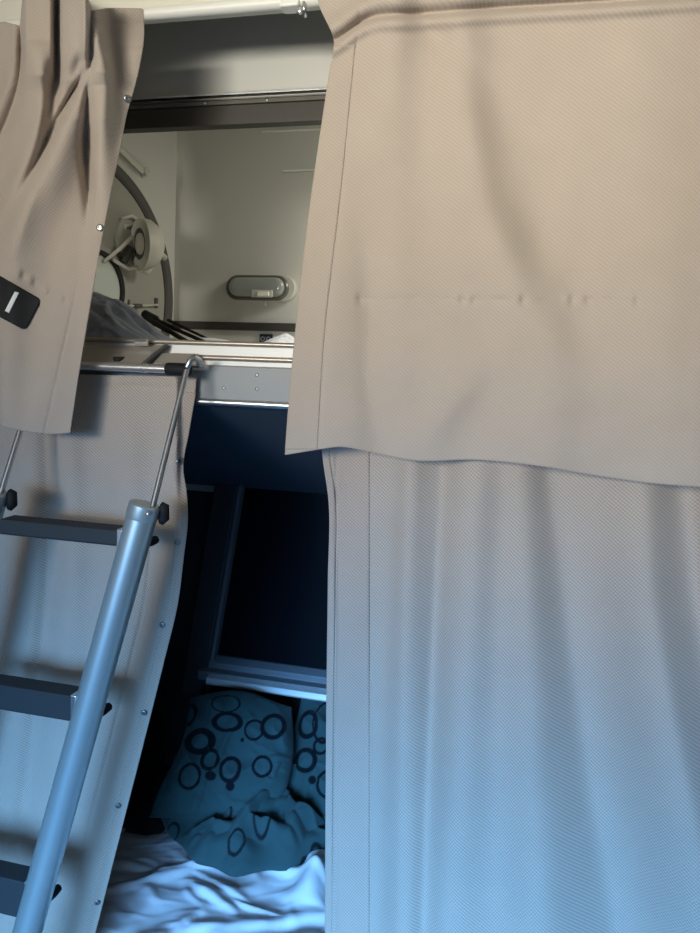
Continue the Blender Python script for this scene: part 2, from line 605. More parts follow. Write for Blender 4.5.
# --- upper right
def foldUR(X, Y):
    d = np.zeros_like(X, float)
    d += ridge(X, Y, [(20, 350, 22, 22, 4), (200, 338, 22, 26, 7), (460, 315, 22, 30, 9)])
    d += ridge(X, Y, [(20, 395, 20, 20, 12), (150, 385, 30, 30, 9), (330, 400, 30, 50, 5), (460, 350, 40, 50, 6)])
    d += ridge(X, Y, [(20, 460, 20, 25, 10), (140, 470, 40, 24, 14), (250, 500, 44, 30, 16), (310, 530, 50, 40, 12), (400, 560, 60, 40, 8), (470, 540, 60, 40, 6)])
    d -= ridge(X, Y, [(20, 420, 14, 16, 3), (120, 515, 36, 40, 4), (230, 540, 34, 40, 6), (320, 575, 40, 60, 4), (470, 620, 60, 60, 3)])
    d += ridge(X, Y, [(0, 640, 60, 60, 8), (200, 650, 70, 60, 10), (330, 660, 70, 70, 12), (480, 690, 60, 60, 10)])
    d += ridge(X, Y, [(320, 470, 40, 18, 0), (390, 462, 30, 22, 7), (430, 430, 34, 26, 7), (470, 410, 30, 30, 5)])
    d -= ridge(X, Y, [(230, 365, 12, 12, 0), (310, 370, 12, 14, 4), (400, 372, 14, 22, 6), (470, 390, 24, 24, 6)])
    # rolled header over the rod and the seam of its pocket
    hd = curve([(318, 48), (335, 40), (365, 20), (420, 14), (470, 10), (600, 2), (720, -6)])(X)
    t = (Y - hd)
    d += 0.010 * np.exp(-((t + 14) / 11) ** 2) - 0.006 * np.exp(-(t / 4.5) ** 2) + 0.006 * np.exp(-((t - 9) / 7) ** 2)
    # stitched row that puckers the cloth
    st = 299 + 0.004 * (X - 350)
    msk = sm(345, 356, X) * (1 - sm(630, 640, X))
    d -= 0.0016 * np.exp(-((Y - st) / 3.2) ** 2) * msk * (0.55 + 0.45 * np.sin(X * 0.21) * np.sin(X * .083 + 1))
    for xs, a in ((354, 3), (457, 3.4), (468, 3), (517, 3), (566, 3.4), (582, 3), (631, 3.6)):
        d += a * 0.0005 * np.exp(-((X - xs) / 4.0) ** 2) * np.exp(-((Y - st + 1) / 5.0) ** 2)
        d -= a * 0.0005 * np.exp(-((X - xs - 6) / 3.4) ** 2) * np.exp(-((Y - st - 1) / 5.0) ** 2)
    # side hem seam
    sx = curve([(40, 357), (200, 341), (330, 326), (456, 318)])(Y)
    d -= 0.0008 * np.exp(-((X - sx) / 1.8) ** 2)
    d += nA(X, Y, 0.035, 0.0022, 3) + nA(X, Y, 0.09, 0.0006, 5)
    return d


UR = Cloth(1.10,
           curve([(-40, 312), (5, 319), (42, 334), (70, 330), (110, 324), (200, 311), (300, 299), (390, 290), (456, 285)]),
           curve([(-40, 860), (500, 900)]),
           lambda u: np.full_like(u, -42.0),
           lambda u: curve([(285, 455), (322, 449), (338, 447), (370, 452), (410, 460), (480, 460), (540, 466), (600, 476), (650, 483), (700, 487), (900, 500)])(285 + u * 615),
           lambda X, Y: 1.7 * foldUR(X, Y))
c = empty('curtain', at(500, 480, 1.10), 'upper right curtain, large flat beige twill panel with a stitched row across it', 'curtain')
UR.build('cloth_panel', M_curt, c, 300, 270)
UR.strip('side_hem', M_hem, c, lambda y: UR.L(y) - .4, lambda y: curve([(40, 356), (200, 340), (330, 325), (456, 317)])(y), 45, 449.5, 20, 200, 0.0007)

# --- lower right
def foldLR(X, Y):
    d = np.zeros_like(X, float)
    d += ridge(X, Y, [(440, 412, 14, 17, 11), (650, 405, 15, 20, 14), (933, 400, 18, 24, 16)])
    d -= ridge(X, Y, [(440, 445, 8, 10, 3), (650, 434, 9, 10, 5), (933, 424, 10, 12, 6)])
    d += ridge(X, Y, [(440, 478, 26, 26, 14), (600, 470, 30, 28, 20), (760, 462, 32, 34, 24), (933, 452, 36, 44, 26)])
    d += ridge(X, Y, [(440, 520, 20, 20, 8), (600, 526, 28, 28, 18), (760, 532, 36, 36, 24), (933, 540, 44, 44, 30)])
    d -= ridge(X, Y, [(440, 545, 12, 30, 5), (600, 566, 20, 40, 8), (760, 590, 22, 48, 11), (933, 622, 26, 56, 14)])
    d += ridge(X, Y, [(440, 640, 34, 26, 14), (600, 650, 44, 26, 22), (760, 678, 56, 30, 28), (933, 715, 70, 36, 30)])
    d -= ridge(X, Y, [(440, 676, 16, 20, 4), (600, 696, 18, 22, 8), (760, 728, 20, 24, 10), (933, 772, 20, 24, 10)])
    d += ridge(X, Y, [(440, 720, 20, 24, 14), (600, 738, 24, 24, 22), (933, 805, 30, 30, 26)])
    # flat edge band: layered seam lines
    d -= 0.0010 * np.exp(-((X - 370) / 2.0) ** 2)
    d -= 0.0015 * np.exp(-((X - 336) / 1.4) ** 2)
    wv = 0.004 * np.sin(Y * 0.021 + 1) * np.exp(-((X - 348) / 22) ** 2)
    d += wv + nA(X, Y, 0.03, 0.002, 8)
    return d


LR = Cloth(1.165,
           curve([(430, 321), (456, 323), (500, 329), (580, 328.5), (700, 327), (933, 325.5), (1100, 325)]),
           curve([(430, 860), (1100, 900)]),
           lambda u: np.full_like(u, 428.0), lambda u: np.full_like(u, 1080.0), lambda X, Y: 2.3 * foldLR(X, Y))
c = empty('curtain', at(520, 1080, 1.165), 'lower right curtain, long grey beige twill in deep vertical folds', 'curtain')
LR.build('cloth_panel', M_curt_low, c, 290, 330)
LR.strip('side_hem', M_hem_low, c, lambda y: LR.L(y) + 8.5, lambda y: np.full_like(y, 369.5), 430, 1078, 24, 260, 0.0011)
LR.strip('edge_binding', M_hem_low, c, lambda y: LR.L(y) - .6, lambda y: LR.L(y) + 6.5, 430, 1078, 6, 260, 0.0016)

# --- upper left
def foldUL(X, Y):
    d = np.zeros_like(X, float)
    hm = 1 - sm(45, 95, Y)
    d += hm * (0.030 * sm(20, 27, X) * (1 - sm(50, 57, X)) + 0.028 * sm(57, 64, X) * (1 - sm(84, 92, X)))
    # the pinched pleat that stands in front
    d += ridge(X, Y, [(0, 92, 15, 18, 34), (40, 98, 15, 15, 38), (72, 104, 16, 11, 36), (85, 104, 16, 12, 30), (150, 101, 8, 13, 16), (200, 97, 5, 18, 8), (260, 92, 10, 20, 3)])
    d += ridge(X, Y, [(0, 128, 12, 20, 12), (55, 130, 12, 20, 12), (110, 122, 16, 14, 6), (430, 66, 20, 20, 3)])
    # first pleat flows down and to the left
    d += ridge(X, Y, [(40, 40, 16, 14, 0), (75, 40, 18, 14, 28), (130, 36, 22, 12, 24), (180, 22, 20, 14, 18), (260, 5, 20, 20, 8)])
    d += ridge(X, Y, [(50, 73, 12, 12, 14), (80, 66, 8, 12, 20), (110, 58, 6, 8, 8), (140, 50, 6, 8, 0)])
    # big diagonal fold from under the pinched pleat
    d += ridge(X, Y, [(60, 92, 8, 12, 10), (85, 84, 14, 12, 24), (120, 70, 16, 24, 32), (170, 48, 18, 32, 30), (220, 28, 20, 40, 24), (300, 10, 30, 50, 12), (430, -10, 40, 60, 6)])
    d -= ridge(X, Y, [(70, 88, 3, 4, 0), (100, 87, 4, 5, 10), (150, 85, 5, 7, 14), (190, 88, 5, 8, 10), (235, 90, 6, 10, 0)])
    d += ridge(X, Y, [(190, 76, 14, 18, 0), (260, 70, 16, 16, 5), (330, 58, 16, 16, 6), (430, 36, 16, 18, 5)])
    d -= ridge(X, Y, [(62, 90, 3, 4, 0), (85, 77, 4, 5, 10), (115, 60, 5, 6, 12), (170, 33, 6, 9, 9), (225, 6, 8, 12, 4), (250, -5, 8, 12, 0)])
    d -= ridge(X, Y, [(24, 22, 3, 3, 0), (50, 22, 4, 4, 9), (85, 19, 4, 6, 7), (130, 4, 5, 8, 5), (160, -8, 5, 8, 0)])
    d += ridge(X, Y, [(60, 14, 5, 5, 3), (90, 6, 6, 6, 6), (130, -10, 6, 8, 6)])
    d += ridge(X, Y, [(70, 44, 4, 5, 0), (110, 42, 5, 6, 4), (160, 24, 6, 7, 4), (230, -6, 6, 8, 2)])
    # old label stitches
    for (xs, ys) in ((18, 273), (60, 297), (30, 280), (45, 290)):
        d += 0.0012 * np.exp(-(((X - xs) / 4) ** 2 + ((Y - ys) / 5) ** 2)) - 0.0008 * np.exp(-(((X - xs - 5) / 3) ** 2 + ((Y - ys - 3) / 4) ** 2))
    # header seam
    d -= 0.0009 * np.exp(-((Y - 52 + 0.02 * X) / 2.5) ** 2) * sm(108, 116, X)
    d -= 0.0009 * np.exp(-((Y - 24) / 2.5) ** 2) * sm(108, 116, X)
    sx = curve([(100, 117), (200, 94), (300, 74), (430, 45)])(Y)
    d -= 0.0006 * np.exp(-((X - sx) / 1.8) ** 2) * sm(260, 330, Y)
    d += nA(X, Y, 0.05, 0.0014, 13)
    return d


topUL = lin([(-60, 26), (5, 22), (20, 26), (24, -14), (50, -18), (56, -16), (84, -14), (91, 11), (106, 8), (112, 8), (140, 8.5), (143, 10)])
LUL = curve([(-20, -60), (440, -60)])
RUL = curve([(-20, 143), (10, 143.5), (40, 144), (60, 141), (90, 134), (110, 128), (150, 120), (190, 111.5), (290, 93), (380, 78), (434, 70)])
UL = Cloth(1.095, LUL, RUL, lambda u: topUL(-60 + u * 203),
           lambda u: curve([(-60, 412), (0, 426), (30, 432), (55, 434), (70, 433)])(-60 + u * 130), lambda X, Y: 1.9 * foldUL(X, Y))
c = empty('curtain', at(30, 432, 1.095), 'upper left curtain, gathered beige twill with pinch pleats and a black strap tab', 'curtain')
UL.build('cloth_panel', M_curt, c, 210, 290)
for x, y in ((127.5, 99), (100.5, 228)):
    snap(UL, x, y, c)
# strap tab sewn to the curtain: black webbing with rounded corners and one white bar


def patch(name, c4, off, m, parent, nu, nv, th, rnd=0.0):
    """patch that follows the cloth; c4 = corners along top edge then bottom edge"""
    u, v = np.meshgrid(np.linspace(0, 1, nu), np.linspace(0, 1, nv))
    q = np.clip((u - (1 - rnd)) / max(rnd, 1e-6), 0, 1) if rnd else u * 0
    v = .5 + (v - .5) * (1 - .34 * (1 - np.sqrt(1 - q ** 2 * .999)))
    (x0, y0), (x1, y1), (x2, y2), (x3, y3) = c4
    X = (x0 * (1 - u) + x1 * u) * (1 - v) + (x2 * (1 - u) + x3 * u) * v
    Yp = (y0 * (1 - u) + y1 * u) * (1 - v) + (y2 * (1 - u) + y3 * u) * v
    return grid_mesh(name, UL.pos(X, Yp, off), m, parent, th)


tb = patch('strap_tab', ((-24, 262), (41.5, 300), (-24, 304), (25, 330.5)), .0028, M_black, c, 60, 24, .0022, .07)
patch('white_bar', ((14.8, 291.5), (19.0, 292.8), (5, 311), (9.0, 313)), .0046, M_tag, tb, 8, 16, .0012)

# --- lower left
def foldLL(X, Y):
    d = np.zeros_like(X, float)
    d += ridge(X, Y, [(370, 20, 16, 20, 6), (450, 24, 16, 18, 9), (560, 30, 18, 18, 8), (750, 10, 20, 20, 6)])
    d += ridge(X, Y, [(370, 70, 20, 14, 3), (440, 68, 16, 14, 10), (540, 72, 16, 16, 10), (700, 64, 20, 18, 9), (933, 30, 20, 20, 8)])
    d -= ridge(X, Y, [(400, 46, 8, 10, 5), (540, 50, 8, 12, 7), (700, 38, 10, 14, 7), (933, 8, 12, 12, 6)])
    d += ridge(X, Y, [(370, 120, 20, 20, 4), (450, 128, 18, 16, 8), (600, 118, 18, 18, 8), (933, 70, 20, 20, 8)])
    d += ridge(X, Y, [(400, 178, 9, 12, 6), (470, 172, 12, 10, 8), (520, 178, 14, 10, 9), (620, 162, 14, 12, 8), (800, 112, 14, 12, 7), (933, 80, 14, 12, 6)])
    d -= 0.002 * np.exp(-((Y - 384 - .02 * X) / 2) ** 2) * (1 - sm(172, 178, X))
    # the front layer turns back near the top right corner
    d -= 0.010 * sm(176, 181, X) * (1 - sm(430, 520, Y))
    sx = RLL(Y) - 33
    d -= 0.0025 * np.exp(-((X - sx) / 2.0) ** 2) * sm(480, 560, Y)
    d += nA(X, Y, 0.035, 0.0022, 21)
    return d


RLL = curve([(360, 197), (385, 196), (430, 189), (470, 183), (490, 186), (512, 187.5), (560, 183), (600, 178), (660, 164), (740, 144), (830, 121), (933, 95), (1080, 58)])
LL = Cloth(1.165, curve([(360, -70), (1080, -110)]), RLL,
           lambda u: 371.0 + 6 * u, lambda u: np.full_like(u, 1075.0), lambda X, Y: 1.5 * foldLL(X, Y))
c = empty('curtain', at(20, 1075, 1.165), 'lower left curtain, pulled aside behind the ladder with snap buttons along its edge', 'curtain')
LL.build('cloth_panel', M_curt_low, c, 190, 330)
LL.strip('side_hem', M_hem_low, c, lambda y: RLL(y) - 10.5, lambda y: RLL(y) + .5, 392, 1070, 10, 260, 0.0010)
for x, y in ((177.5, 461), (177.5, 542), (162.5, 624.5), (144.5, 712), (118.5, 805), (97.5, 901.5)):
    snap(LL, x, y, c)

# ------------------------------------------------------------------ upper bunk
z = lambda y, Y=YF: at(240, y, Y).z
bunk = empty('upper_bunk', (0.15, 1.55, z_under_b), 'upper bunk shelf with grey front board and brown tube rails under the oval lamp', 'bunk')
x0, x1 = corner.x - 0.02, XR - .002
b = bmesh.new(); prism_x(b, [(YF + .03, z(362)), (YB - .001, z(362)), (YB - .001, z(366) - .01), (YF + .03, z(366) - .01)], x0 + .05, x1); from_bm('deck_board', b, M_white, bunk)
for ya, yb in ((341.5, 346.5), (356, 361.5)):
    r_ = (z(ya) - z(yb)) / 2
    b = bmesh.new(); tube(b, [(x0 - .3, YF, (z(ya) + z(yb)) / 2), (x1, YF, (z(ya) + z(yb)) / 2)], r_, 12)
    from_bm('tube_rail', b, M_rail, bunk, smooth=True, angle=60)
b = bmesh.new(); box(b, x0 - .3, x1, YF + .004, YF + .02, z(357), z(345)); from_bm('white_strip', b, M_white, bunk)
b = bmesh.new(); box(b, x0 - .3, x1, YF + .002, YF + .02, z(367), z(361)); from_bm('white_strip', b, M_white, bunk)
b = bmesh.new(); box(b, x0 - .3, x1, YF - .006, YF + .03, z(401), z(366)); from_bm('front_board', b, M_face, bunk, bevel=.003)
b = bmesh.new(); tube(b, [(x0 - .3, YF - .002, z(403.5)), (x1, YF - .002, z(403.5))], (z(399.5) - z(407.5)) / 2, 14); from_bm('bottom_lip', b, M_alu, bunk, smooth=True, angle=60)
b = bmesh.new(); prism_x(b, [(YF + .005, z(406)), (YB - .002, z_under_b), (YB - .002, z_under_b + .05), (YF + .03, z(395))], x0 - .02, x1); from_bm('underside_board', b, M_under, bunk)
for x, y in ((257, 375), (257, 389), (224, 388)):
    p = at(x, y, YF - .006)
    b = bmesh.new(); lathe(b, [(0.0035, 0), (0.003, .0012), (0, .0015)], p, (0, -1, 0), (1, 0, 0), 10); from_bm('rivet', b, M_alu, bunk, smooth=True)

# bracket plate that carries the ladder bar
brk = empty('ladder_bracket', at(125, 365, 1.16), 'beige metal bracket plate with a slot folded over the bunk rail beside the grey cloth', 'bracket')


def plate(name, pix, m, parent, back=0.004, bev=0.0008):
    q = [at(*p) for p in pix]
    bm = bmesh.new()
    hi = [bm.verts.new(v) for v in q]
    lo = [bm.verts.new(v + Vector((0, back, -back))) for v in q]
    k = len(q)
    bm.faces.new(hi); bm.faces.new(lo[::-1])
    for i in range(k): bm.faces.new((hi[i], lo[i], lo[(i + 1) % k], hi[(i + 1) % k]))
    return from_bm(name, bm, m, parent, bevel=bev)


M_plate = mat('beige_metal', (0.44, 0.39, 0.33), 0.38, 0.5)
plate('top_plate', [(60, 364, 1.155), (141, 363.5, 1.155), (152, 354, 1.175), (166, 344.5, 1.195), (92, 346, 1.195), (60, 348, 1.195)], M_plate, brk)
plate('edge_flange', [(141, 364, 1.152), (147, 362, 1.154), (158, 352, 1.172), (168.5, 344.5, 1.193), (165, 344, 1.193), (152, 353.5, 1.172)], M_seal, brk)
plate('side_plate', [(148, 363.5, 1.170), (196, 364, 1.170), (199, 353.5, 1.185), (157, 352.5, 1.185)], M_plate, brk)
plate('slot', [(113, 360, 1.1565), (119, 360, 1.1565), (124, 356.5, 1.1655), (113, 356.5, 1.1655)], M_gap, brk, back=0.003, bev=0)
plate('catch', [(134, 342.5, 1.175), (147, 342.5, 1.175), (147, 338.5, 1.178), (134, 338.5, 1.178)], M_alu, brk, back=.006)

# ------------------------------------------------------------------ ladder
lad = empty('bunk_ladder', at(60, 1000, 1.0), 'silver bunk ladder with dark flat treads leaning in front of the left curtain', 'ladder')


def rail_pts(pa, pb, n=2):
    return [pa.lerp(pb, i / (n - 1)) for i in range(n)]


YLt, YLb = 1.03, 0.985
Rt, Rb = at(145, 505, YLt), at(6, 1010, YLb)
rdir = (Rb - Rt).normalized()
off = Vector((-0.30, 0, 0))
for k, o_ in enumerate((Vector((0, 0, 0)), off)):
    a_, b_ = Rt + o_, Rb + o_
    b = bmesh.new(); tube(b, [a_ + rdir * .022, b_], 0.0258, 28, up=(0, 1, 0)); r_o = from_bm('side_rail', b, M_ladder, lad, smooth=True, angle=60)
    b = bmesh.new(); tube(b, [a_ - rdir * .002, a_, a_ + rdir * .020, a_ + rdir * .024], [0.0255, 0.0272, 0.0272, 0.0262], 28, up=(0, 1, 0)); from_bm('end_cap', b, M_ladder, lad, smooth=True, angle=40)
    kx = at(161, 513, YLt) - Rt + a_
    b = bmesh.new(); tube(b, [kx + Vector((-.006, .012, .012)), kx + Vector((-.002, .012, .010)), kx + Vector((-.001, .012, -.012)), kx + Vector((-.006, .012, -.020))], [.006, .0095, .0095, .005], 16)
    from_bm('release_catch', b, M_black, lad, smooth=True)
    # thin telescoping rod up to the hook on the bunk
    top = at(187, 368, 1.13) + o_
    low = at(151, 503, YLt) + o_ + Vector((0, 0, -.02))
    b = bmesh.new(); tube(b, [low, top], 0.0052, 14); from_bm('upper_rod', b, M_alu, lad, smooth=True, angle=60)
    hk = [top, at(190, 361, 1.128) + o_, at(194, 357.5, 1.135) + o_, at(199, 360, 1.15) + o_, at(201, 365, 1.165) + o_]
    b = bmesh.new(); tube(b, hk, 0.0056, 12); from_bm('hook', b, M_alu, lad, smooth=True, angle=60)
    if k == 0:
        q = at(148, 513, YLt) + Vector((0, -.027, 0))
        b = bmesh.new(); lathe(b, [(0.004, 0), (0.003, .002), (0, .002)], at(147.5, 514, YLt - .0272), (0, -1, 0), (1, 0, 0), 10); from_bm('screw', b, M_chrome, lad, smooth=True)
# horizontal chrome bar at the top, with rings and a black grip
xa, xb = at(30, 366, 1.135), at(170, 368.5, 1.135)
zb = at(130, 367.5, 1.135).z
b = bmesh.new(); tube(b, [(xa.x - .1, 1.135, zb), (xb.x, 1.135, zb)], 0.0078, 18); from_bm('top_bar', b, M_chrome, lad, smooth=True, angle=60)
for px in (142, 146):
    p = at(px, 367, 1.135)
    b = bmesh.new(); tube(b, [(p.x - .0025, 1.135, zb), (p.x + .0025, 1.135, zb)], 0.0092, 18); from_bm('bar_ring', b, M_chrome, lad, smooth=True, angle=40)
xa, xb = at(167, 368, 1.135), at(190, 368.5, 1.135)
b = bmesh.new(); tube(b, [(xa.x, 1.135, zb), (xa.x + .002, 1.135, zb), (xb.x - .003, 1.135, zb), (xb.x, 1.135, zb)], [.0108, .0118, .0118, .010], 18); from_bm('bar_grip', b, M_black, lad, smooth=True, angle=40)
# treads
for (yt, yb_, xr, nm) in ((531, 547, 122, 0), (697, 722.5, 76, 1), (884, 921, 30, 2)):
    yc = (yt + yb_) / 2
    t_ = (yc - 505) / (1010 - 505)
    Yc = YLt + (YLb - YLt) * t_
    pr = at(xr + 3, yc, Yc)
    zt_, zb_ = at(xr, yt, Yc - .012).z, at(xr, yb_, Yc - .012).z
    b = bmesh.new(); prism_x(b, [(Yc - .012, zb_), (Yc - .014, zb_ + .004), (Yc - .012, zt_), (Yc + .026, zt_ + .002), (Yc + .026, zb_ + .002)], pr.x - .285 + .045, pr.x + .002)
    from_bm('tread', b, M_rung, lad, bevel=.002)
    b = bmesh.new(); box(b, pr.x - .008, pr.x + .003, Yc - .0145, Yc + .02, zb_ - .003, zt_ + .003); from_bm('tread_bracket', b, M_alu, lad, bevel=.002)
for yc in (541, 706, 896):  # dark stubs added in place of soft shadow spots beside the rail
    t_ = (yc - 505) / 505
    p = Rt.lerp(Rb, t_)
    b = bmesh.new(); tube(b, [p + Vector((.012, .015, 0)), p + Vector((.014, .03, 0)), p + Vector((.015, .045, 0))], [.009, .009, .0075], 12); from_bm('shadow_stub', b, M_black, lad, smooth=True, angle=50)

# ------------------------------------------------------------------ round hatch on the end wall
P0 = Vector((corner.x, corner.y, 0))
hc = on_plane(89, 285, P0, nl)
rt = on_plane(168, 287, P0, nl)
RH = (rt - hc).length
UP = Vector((0, 0, 1))
hat = empty('round_hatch', hc - UP * RH + nl * .001, 'round putty coloured hatch with dark rim on the end wall of the upper bunk', 'hatch')


def W(px, py, off=0.0):
    return on_plane(px, py, P0 + nl * off, nl)


b = bmesh.new(); lathe(b, [(0, .010), (RH * .90, .010), (RH * .915, .004), (RH * .915, .0005)], hc, nl, UP, 96); from_bm('hatch_plate', b, M_hatch, hat, smooth=True, angle=30)
b = bmesh.new(); lathe(b, [(RH * .91, .0006), (RH * .91, .012), (RH * .925, .018), (RH * .985, .020), (RH, .014), (RH, .0006)], hc, nl, UP, 96); from_bm('rim_seal', b, M_seal, hat, smooth=True, angle=40)
b = bmesh.new(); lathe(b, [(RH * 1.002, .0006), (RH * 1.002, .012), (RH * 1.02, .012), (RH * 1.03, .0006)], hc, nl, UP, 96); from_bm('outer_ring', b, M_fit, hat, smooth=True, angle=40)
# porthole in the lower middle
pc = W(97, 287, .010)
rp = (W(120.5, 288, .010) - pc).length
po = from_bm('porthole', (lambda bm: (lathe(bm, [(rp * .98, 0), (rp * .98, .010), (rp * 1.06, .013), (rp * 1.18, .012), (rp * 1.24, .004), (rp * 1.24, 0)], pc, nl, UP, 48), bm)[1])(bmesh.new()), M_hatch, hat, smooth=True, angle=40)
b = bmesh.new(); lathe(b, [(rp * .90, .003), (rp * .90, .012), (rp * 1.02, .0135), (rp * 1.02, .003)], pc, nl, UP, 48); from_bm('gasket', b, M_gap, po, smooth=True, angle=40)
b = bmesh.new(); lathe(b, [(0, .006), (rp * .92, .005), (rp * .92, .001)], pc, nl, UP, 48); from_bm('port_glass', b, M_port, po, smooth=True, angle=40)
# round swivel head on a bracket, turned to the left
vc = W(141, 244, .07)
vax = Vector((-.60, -.79, -.08)).normalized()
vr = 22.5 * (vc - CAM).length / F
vent = empty('swivel_head', vc); vent.parent = hat; vent.location = vc - hat.location
b = bmesh.new(); lathe(b, [(vr * .60, -.004), (vr * .62, .006), (vr * .80, .010), (vr, .004), (vr, -.010), (vr * .97, -.022), (vr * .80, -.040), (vr * .45, -.054), (0, -.058)], vc, vax, UP, 40); from_bm('head_shell', b, M_fit, vent, smooth=True, angle=50)
b = bmesh.new(); lathe(b, [(vr * .44, -.004), (vr * .44, .003), (vr * .61, .003), (vr * .61, -.006)], vc, vax, UP, 32); from_bm('groove_ring', b, M_seal, vent, smooth=True, angle=50)
b = bmesh.new(); lathe(b, [(0, .012), (vr * .25, .011), (vr * .42, .005), (vr * .45, -.006)], vc, vax, UP, 32); from_bm('head_hub', b, M_fit, vent, smooth=True)
b = bmesh.new(); lathe(b, [(0, .024), (vr * .8, .020), (vr, .010), (vr, 0)], W(131, 241, .010), nl, UP, 32); from_bm('base_flange', b, M_hatch, vent, smooth=True, angle=40)
b = bmesh.new(); tube(b, [W(153, 252, .09), W(159, 252, .09), W(165, 258, .09)], [.009, .007, .0085], 12); from_bm('head_knob', b, M_fit, vent, smooth=True)
b = bmesh.new(); tube(b, [W(152, 262, .07), W(147, 271, .06), W(139, 268, .05)], [.011, .011, .007], 12); from_bm('lower_clamp', b, M_fit, vent, smooth=True)
for q in ([(133, 236, .06), (122, 247, .04), (104, 262, .020)], [(138, 267, .055), (128, 269, .04), (112, 259, .025)], [(144, 224, .05), (132, 216, .035), (122, 219, .018)], [(136, 224, .04), (126, 226, .03), (122, 235, .018)]):
    b = bmesh.new(); tube(b, [W(*p) for p in q], [.0055, .005, .005], 10); from_bm('bracket_arm', b, M_fit, vent, smooth=True)
b = bmesh.new(); tube(b, [W(129, 247, .035), W(123, 262, .025)], [.014, .012], 12); from_bm('gear_housing', b, M_seal, vent, smooth=True, angle=50)
# sliding bolt at the bottom
bolt = empty('hatch_bolt', W(143, 306, .012)); bolt.parent = hat; bolt.location = W(143, 306, .012) - hat.location
b = bmesh.new(); tube(b, [W(127, 306, .02), W(158, 305, .02)], .0035, 10); from_bm('bolt_rod', b, M_fit, bolt, smooth=True)
for px, py in ((128, 305), (156, 303)):
    c0 = W(px, py, .012)
    b = bmesh.new(); tube(b, [c0 - UP * .014, c0 + UP * .014], .006, 10); from_bm('bolt_plate', b, M_seal, bolt, smooth=True, angle=50)
b = bmesh.new(); tube(b, [W(134, 306, .022), W(141, 306, .022)], .0065, 10); from_bm('bolt_knob', b, M_seal, bolt, smooth=True, angle=50)
# stay above the hatch
st = empty('hatch_stay', W(140, 168, .01), 'short grey stay arm with a screw end on the end wall above the round hatch', 'bracket')
b = bmesh.new(); tube(b, [W(118, 146, .016), W(143, 171, .016)], .010, 12, rb=.005); from_bm('stay_arm', b, M_fit, st, smooth=True, angle=50)
b = bmesh.new(); lathe(b, [(.012, -.012), (.012, .006), (.009, .009), (.004, .009), (.004, .006), (0, .006)], W(146, 172, .014), nl, UP, 16); from_bm('stay_end', b, M_fit, st, smooth=True, angle=40)

# ------------------------------------------------------------------ oval lamp on the back wall
lc = at(262, 289, YB)
sx_ = (at(295, 289, YB) - at(230, 289, YB)).length / 2
sz_ = (at(262, 276.5, YB) - at(262, 302, YB)).length / 2
lamp = empty('wall_lamp', (lc.x, YB - .001, lc.z - sz_), 'oval grey wall lamp with clear cover above the dark band in the upper bunk', 'lamp')


def stadium(bm, cx, cz, ax, az, prof, n=14):
    """rounded slot outline with profile (inset, depth from wall)"""
    rings = []
    for ins, dep in prof:
        rr, half = az - ins, ax - az
        ring = []
        for s_ in (1, -1):
            for k in range(n + 1):
                a_ = -math.pi / 2 + math.pi * k / n
                ring.append(bm.verts.new((cx + s_ * (half + rr * math.cos(a_)), YB - dep, cz + s_ * rr * math.sin(a_))))
        rings.append(ring)
    m_ = len(rings[0])
    for r1, r2 in zip(rings[:-1], rings[1:]):
        for k in range(m_): bm.faces.new((r1[k], r1[(k + 1) % m_], r2[(k + 1) % m_], r2[k]))
    bm.faces.new(rings[-1])


b = bmesh.new(); stadium(b, lc.x + .004, lc.z, sx_ * 1.04, sz_ * 1.04, [(0, .001), (0, .018), (.003, .022)]); from_bm('lamp_body', b, M_lamp, lamp, smooth=True, angle=40)
b = bmesh.new(); stadium(b, lc.x - .006, lc.z - .001, sx_ * .95, sz_ * .97, [(0, .020), (0, .028), (.004, .032)]); from_bm('bezel', b, M_lampd, lamp, smooth=True, angle=40)
b = bmesh.new(); stadium(b, lc.x - .005, lc.z, sx_ * .84, sz_ * .74, [(0, .030), (.0005, .038), (.004, .043), (.010, .046), (.02, .047)]); from_bm('clear_cover', b, M_lens, lamp, smooth=True, angle=40)
sp = at(263, 294, YB - .047)
b = bmesh.new(); box(b, sp.x - .036, sp.x + .030, YB - .050, YB - .044, sp.z - .010, sp.z + .012); from_bm('switch_plate', b, M_lamp, lamp, bevel=.003)
b = bmesh.new(); box(b, sp.x - .016, sp.x + .020, YB - .055, YB - .048, sp.z - .0065, sp.z + .0065); from_bm('switch', b, M_white, lamp, bevel=.002)
p = at(265, 305, YB - .02)
b = bmesh.new(); tube(b, [(p.x, YB - .02, lc.z - sz_ - .001), (p.x, YB - .02, lc.z - sz_ - .014)], .0045, 10); from_bm('pull_pin', b, M_lamp, lamp, smooth=True, angle=50)

# small black socket on the strip of wall below
p, q = at(260, 344, YB), at(273, 334.5, YB)
sk = empty('wall_socket', ((p.x + q.x) / 2, YB, p.z), 'small black socket on the wall strip below the oval lamp', 'socket')
b = bmesh.new(); box(b, p.x, q.x, YB - .008, YB, p.z, q.z); from_bm('socket_plate', b, M_black, sk, bevel=.002)
cz = (p.z + q.z) / 2
for dx in (-.009, .009):
    b = bmesh.new(); lathe(b, [(.0075, 0), (.0075, .003), (.0045, .003), (.0035, 0)], ((p.x + q.x) / 2 + dx, YB - .008, cz), (0, -1, 0), (1, 0, 0), 14); from_bm('socket_ring', b, M_sill, sk, smooth=True, angle=40)

